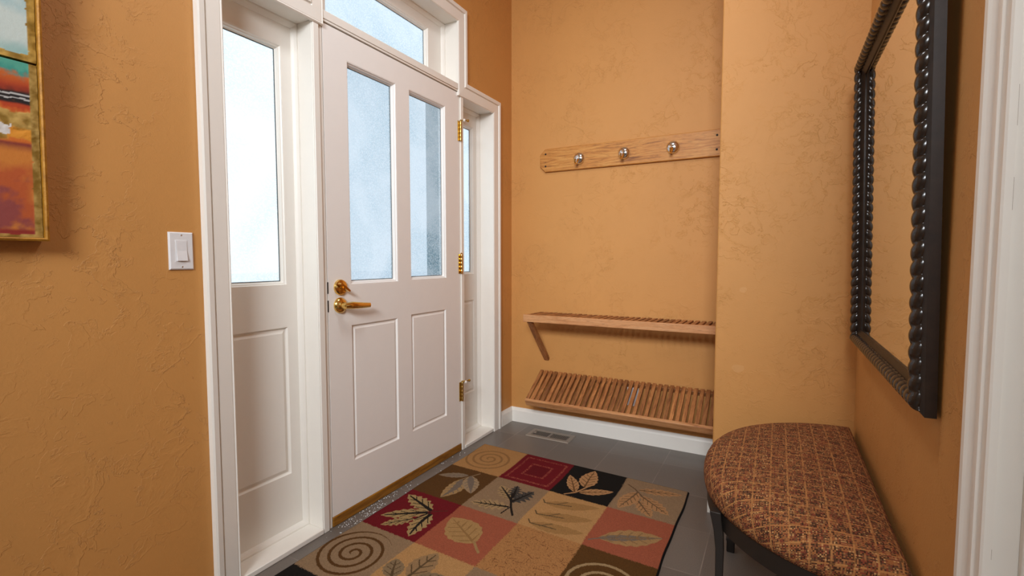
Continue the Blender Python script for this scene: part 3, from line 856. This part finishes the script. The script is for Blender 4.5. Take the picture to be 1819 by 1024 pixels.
    mk = cellmask(3, 1); leaf((3.16, 1.77), (3.93, 1.38), .056, A_('#A98355'), A_('#8C6C48'), mk, dark=A_('#7B6B5B'), skew=.5); stroke([(3.05, 1.86), (3.18, 1.76), (3.55, 1.55)], .007, gr, mk)
    mk = cellmask(0, 2); be = A_('#A98C5C')
    leaf((.69, 2.33), (.04, 2.15), .042, be, dk, mk, serr=.18, veinw=.010, nlat=4); leaf((.67, 2.38), (.10, 2.76), .036, be, dk, mk, serr=.12, veinw=.010, nlat=4); leaf((.60, 2.60), (.28, 2.93), .026, be, A_('#3A3020'), mk, serr=.2, nlat=4); leaf((.74, 2.39), (.83, 2.94), .040, be, dk, mk, serr=.15, side=.04, veinw=.010, nlat=4); stroke([(.68, 2.36), (.90, 2.22)], .005, A_('#4E2A1C'), mk); stroke([(.70, 2.37), (.62, 2.60)], .008, dk, mk)
    mk = cellmask(1, 2); leaf((1.72, 2.64), (1.07, 2.32), .078, A_('#AC8654'), A_('#957042'), mk, skew=.45, serr=.04, veinw=.006); stroke([(1.70, 2.62), (1.88, 2.77)], .012, A_('#A37F52'), mk)
    mk = cellmask(2, 2); col[mk & (rng.random(U.shape) < .06)] = A_('#7A4E2A'); 
    for _ in range(70):
        p0 = (2+rng.random(), 2+rng.random()); stroke([p0, (p0[0]+rng.normal(0, .05), p0[1]+rng.normal(0, .03))], .003, A_('#7A4E2A'), mk)
    mk = cellmask(3, 2); spiral(3.47, 2.62, 3.2, .155, .013, A_('#A58A62'), mk, .4)
    mk = cellmask(0, 3); spiral(.47, 3.52, 3.45, .142, .0125, A_('#5A3A18'), mk, 1.2)
    mk = cellmask(1, 3); leaf((1.25, 3.62), (1.05, 3.34), .040, A_('#8A7355'), vn, mk, veinw=.006, nlat=4); leaf((1.42, 3.52), (1.43, 3.02), .050, A_('#9A7A55'), vn, mk, veinw=.006, nlat=4); leaf((1.5, 3.6), (1.85, 3.3), .045, A_('#8A7355'), vn, mk, nlat=4)
    mk = cellmask(2, 3); leaf((2.5, 3.8), (2.45, 3.2), .06, A_('#7B6B55'), vn, mk)
    # the dark grey wash of the taupe blocks
    for (c, r) in ((3, 0), (1, 1), (0, 3), (2, 3)):
        k = cellmask(c, r); w_ = np.clip((V-r-.2)*.25, 0, .16)[..., None]; 
    col *= (1+.085*n1)[..., None]
    edge = (U < -.004/lu) | (U > NU+.004/lu) | (V < -.004/lv) | (V > NV+.004/lv)
    col[edge] = A_('#14110F')
    X = O_[0]+DU[0]*U+DV[0]*V; Y = O_[1]+DU[1]*U+DV[1]*V
    wob = .0022*np.sin(Y*9)+.0012*np.sin(Y*23)
    X = X+wob
    border = np.minimum(np.minimum(us[:, None]-us[0], us[-1]-us[:, None])+0*V, np.minimum(vs[None]-vs[0], vs[-1]-vs[None])+0*V)
    Z = .0105-.006*np.clip(1-border/.006, 0, 1)**2
    nu, nv = U.shape
    verts = np.stack([X, Y, Z], -1).reshape(-1, 3)
    idx = np.arange(nu*nv).reshape(nu, nv)
    q = np.stack([idx[:-1, :-1], idx[:-1, 1:], idx[1:, 1:], idx[1:, :-1]], -1).reshape(-1, 4)
    bd = np.concatenate([idx[:, 0], idx[-1, 1:], idx[::-1, -1][1:], idx[0, ::-1][1:-1]])
    bv = verts[bd].copy(); bv[:, 2] = .0004; base = len(verts); r = np.arange(len(bd)); k = len(bd)
    sk = np.stack([bd, bd[(r+1) % k], base+(r+1) % k, base+r], -1)
    me = bpy.data.meshes.new('area_rug'); Vv = np.concatenate([verts, bv]); F = np.concatenate([q, sk])
    me.vertices.add(len(Vv)); me.vertices.foreach_set('co', Vv.ravel())
    me.loops.add(F.size); me.loops.foreach_set('vertex_index', F.ravel())
    me.polygons.add(len(F)); me.polygons.foreach_set('loop_start', np.arange(0, F.size, 4)); 
    me.update(calc_edges=True); me.validate()
    a = me.color_attributes.new('Col', 'FLOAT_COLOR', 'POINT')
    C = np.concatenate([col.reshape(-1, 3), np.tile(A_('#14110F'), (k, 1))])
    a.data.foreach_set('color', np.concatenate([np.clip(C, 0, 1)*.80, np.ones((len(C), 1))], 1).ravel().astype(np.float32))
    return link('area_rug', me, M_rug, smooth=180)
tag(make_rug(), 'rectangular rug of tan, red, black and coral leaf squares in front of the door', 'rug')

# ------------------------------------------------------------------ tracked-in salt grains along the door
bm = bmesh.new()
for i in range(170):
    dense = random.random() < .7
    y = random.gauss(1.56, .12) if dense else random.uniform(1.40, 2.33)
    x = random.uniform(.010, .072) if dense else random.choice((random.uniform(.006, .02), random.uniform(.01, .070)))
    z = .0
    r = random.uniform(.0009, .0024)
    bmesh.ops.create_icosphere(bm, subdivisions=1, radius=r, matrix=Matrix.Translation((x, y, z+r*.5)) @ Matrix.Diagonal((random.uniform(.7, 1.4), random.uniform(.7, 1.4), .7, 1)))
me = bpy.data.meshes.new('salt_grains'); bm.to_mesh(me); bm.free()
sg = tag(link('salt_grains', me, mat_simple('rock salt', (.85, .86, .86), .4)), 'white grains of salt scattered on the tiles along the door', 'salt'); sg['kind'] = 'stuff'

# ------------------------------------------------------------------ outside
b = MB(); b.box(-40, -.35, -30, 40, -.35, -.16); struct(b.obj('ground', M_snow))
b = MB(); b.box(-1.25, -1.10, 3.60, 3.84, -.16, 2.62); struct(b.obj('column_porch', M_post, bevel=.01))

w = bpy.data.worlds.new('overcast sky'); S.world = w; w.use_nodes = True
nt = w.node_tree; bg = nt.nodes['Background']
bg.inputs[0].default_value = (.89, .96, 1.0, 1); bg.inputs[1].default_value = 1.5

def area(name, loc, size, power, color, aim=None, spread=180):
    l = bpy.data.lights.new(name, 'AREA'); l.energy = power; l.color = color; l.shape = 'DISK'; l.size = size; l.spread = math.radians(spread)
    o = bpy.data.objects.new(name, l); COL.objects.link(o); o.location = loc
    if aim: o.rotation_euler = (Vector(aim)-Vector(loc)).to_track_quat('-Z', 'Y').to_euler()
    return o
area('ceiling_lamp', (.95, 1.35, H-.04), .42, 11, (.95, 1, 1.05))
area('unseen_key_light', (1.98, -2.2, H-.10), 1.5, 68, (.95, 1, 1.05), (.85, 2.96, 1.35), 84)  # unseen key light; beam narrowed so the lower left wall stays dark
area('unseen_fill_light', (.6, -3.6, H-.04), .9, 34, (.95, 1, 1.05))  # added fill light for the jamb and general brightness, no known fixture

# ------------------------------------------------------------------ camera
cam = bpy.data.cameras.new('camera'); co = bpy.data.objects.new('camera', cam); COL.objects.link(co)
cam.sensor_width = 36; cam.sensor_fit = 'HORIZONTAL'; cam.lens = 864.876/1819*36; cam.clip_start = .02
co.location = (1.618, 0, 1.1322)
yaw, pitch = .4993, -.0591
co.rotation_euler = (math.pi/2+pitch, 0, yaw)
S.camera = co
vs_ = S.view_settings
S.display_settings.display_device = 'sRGB'
vs_.view_transform = 'Standard'; vs_.look = 'None'; vs_.exposure = 0.15; vs_.gamma = 1; vs_.use_curve_mapping = False
S.cycles.use_denoising = True
S.cycles.max_bounces = 10; S.cycles.diffuse_bounces = 6; S.cycles.transparent_max_bounces = 12
S.cycles.sample_clamp_indirect = 6
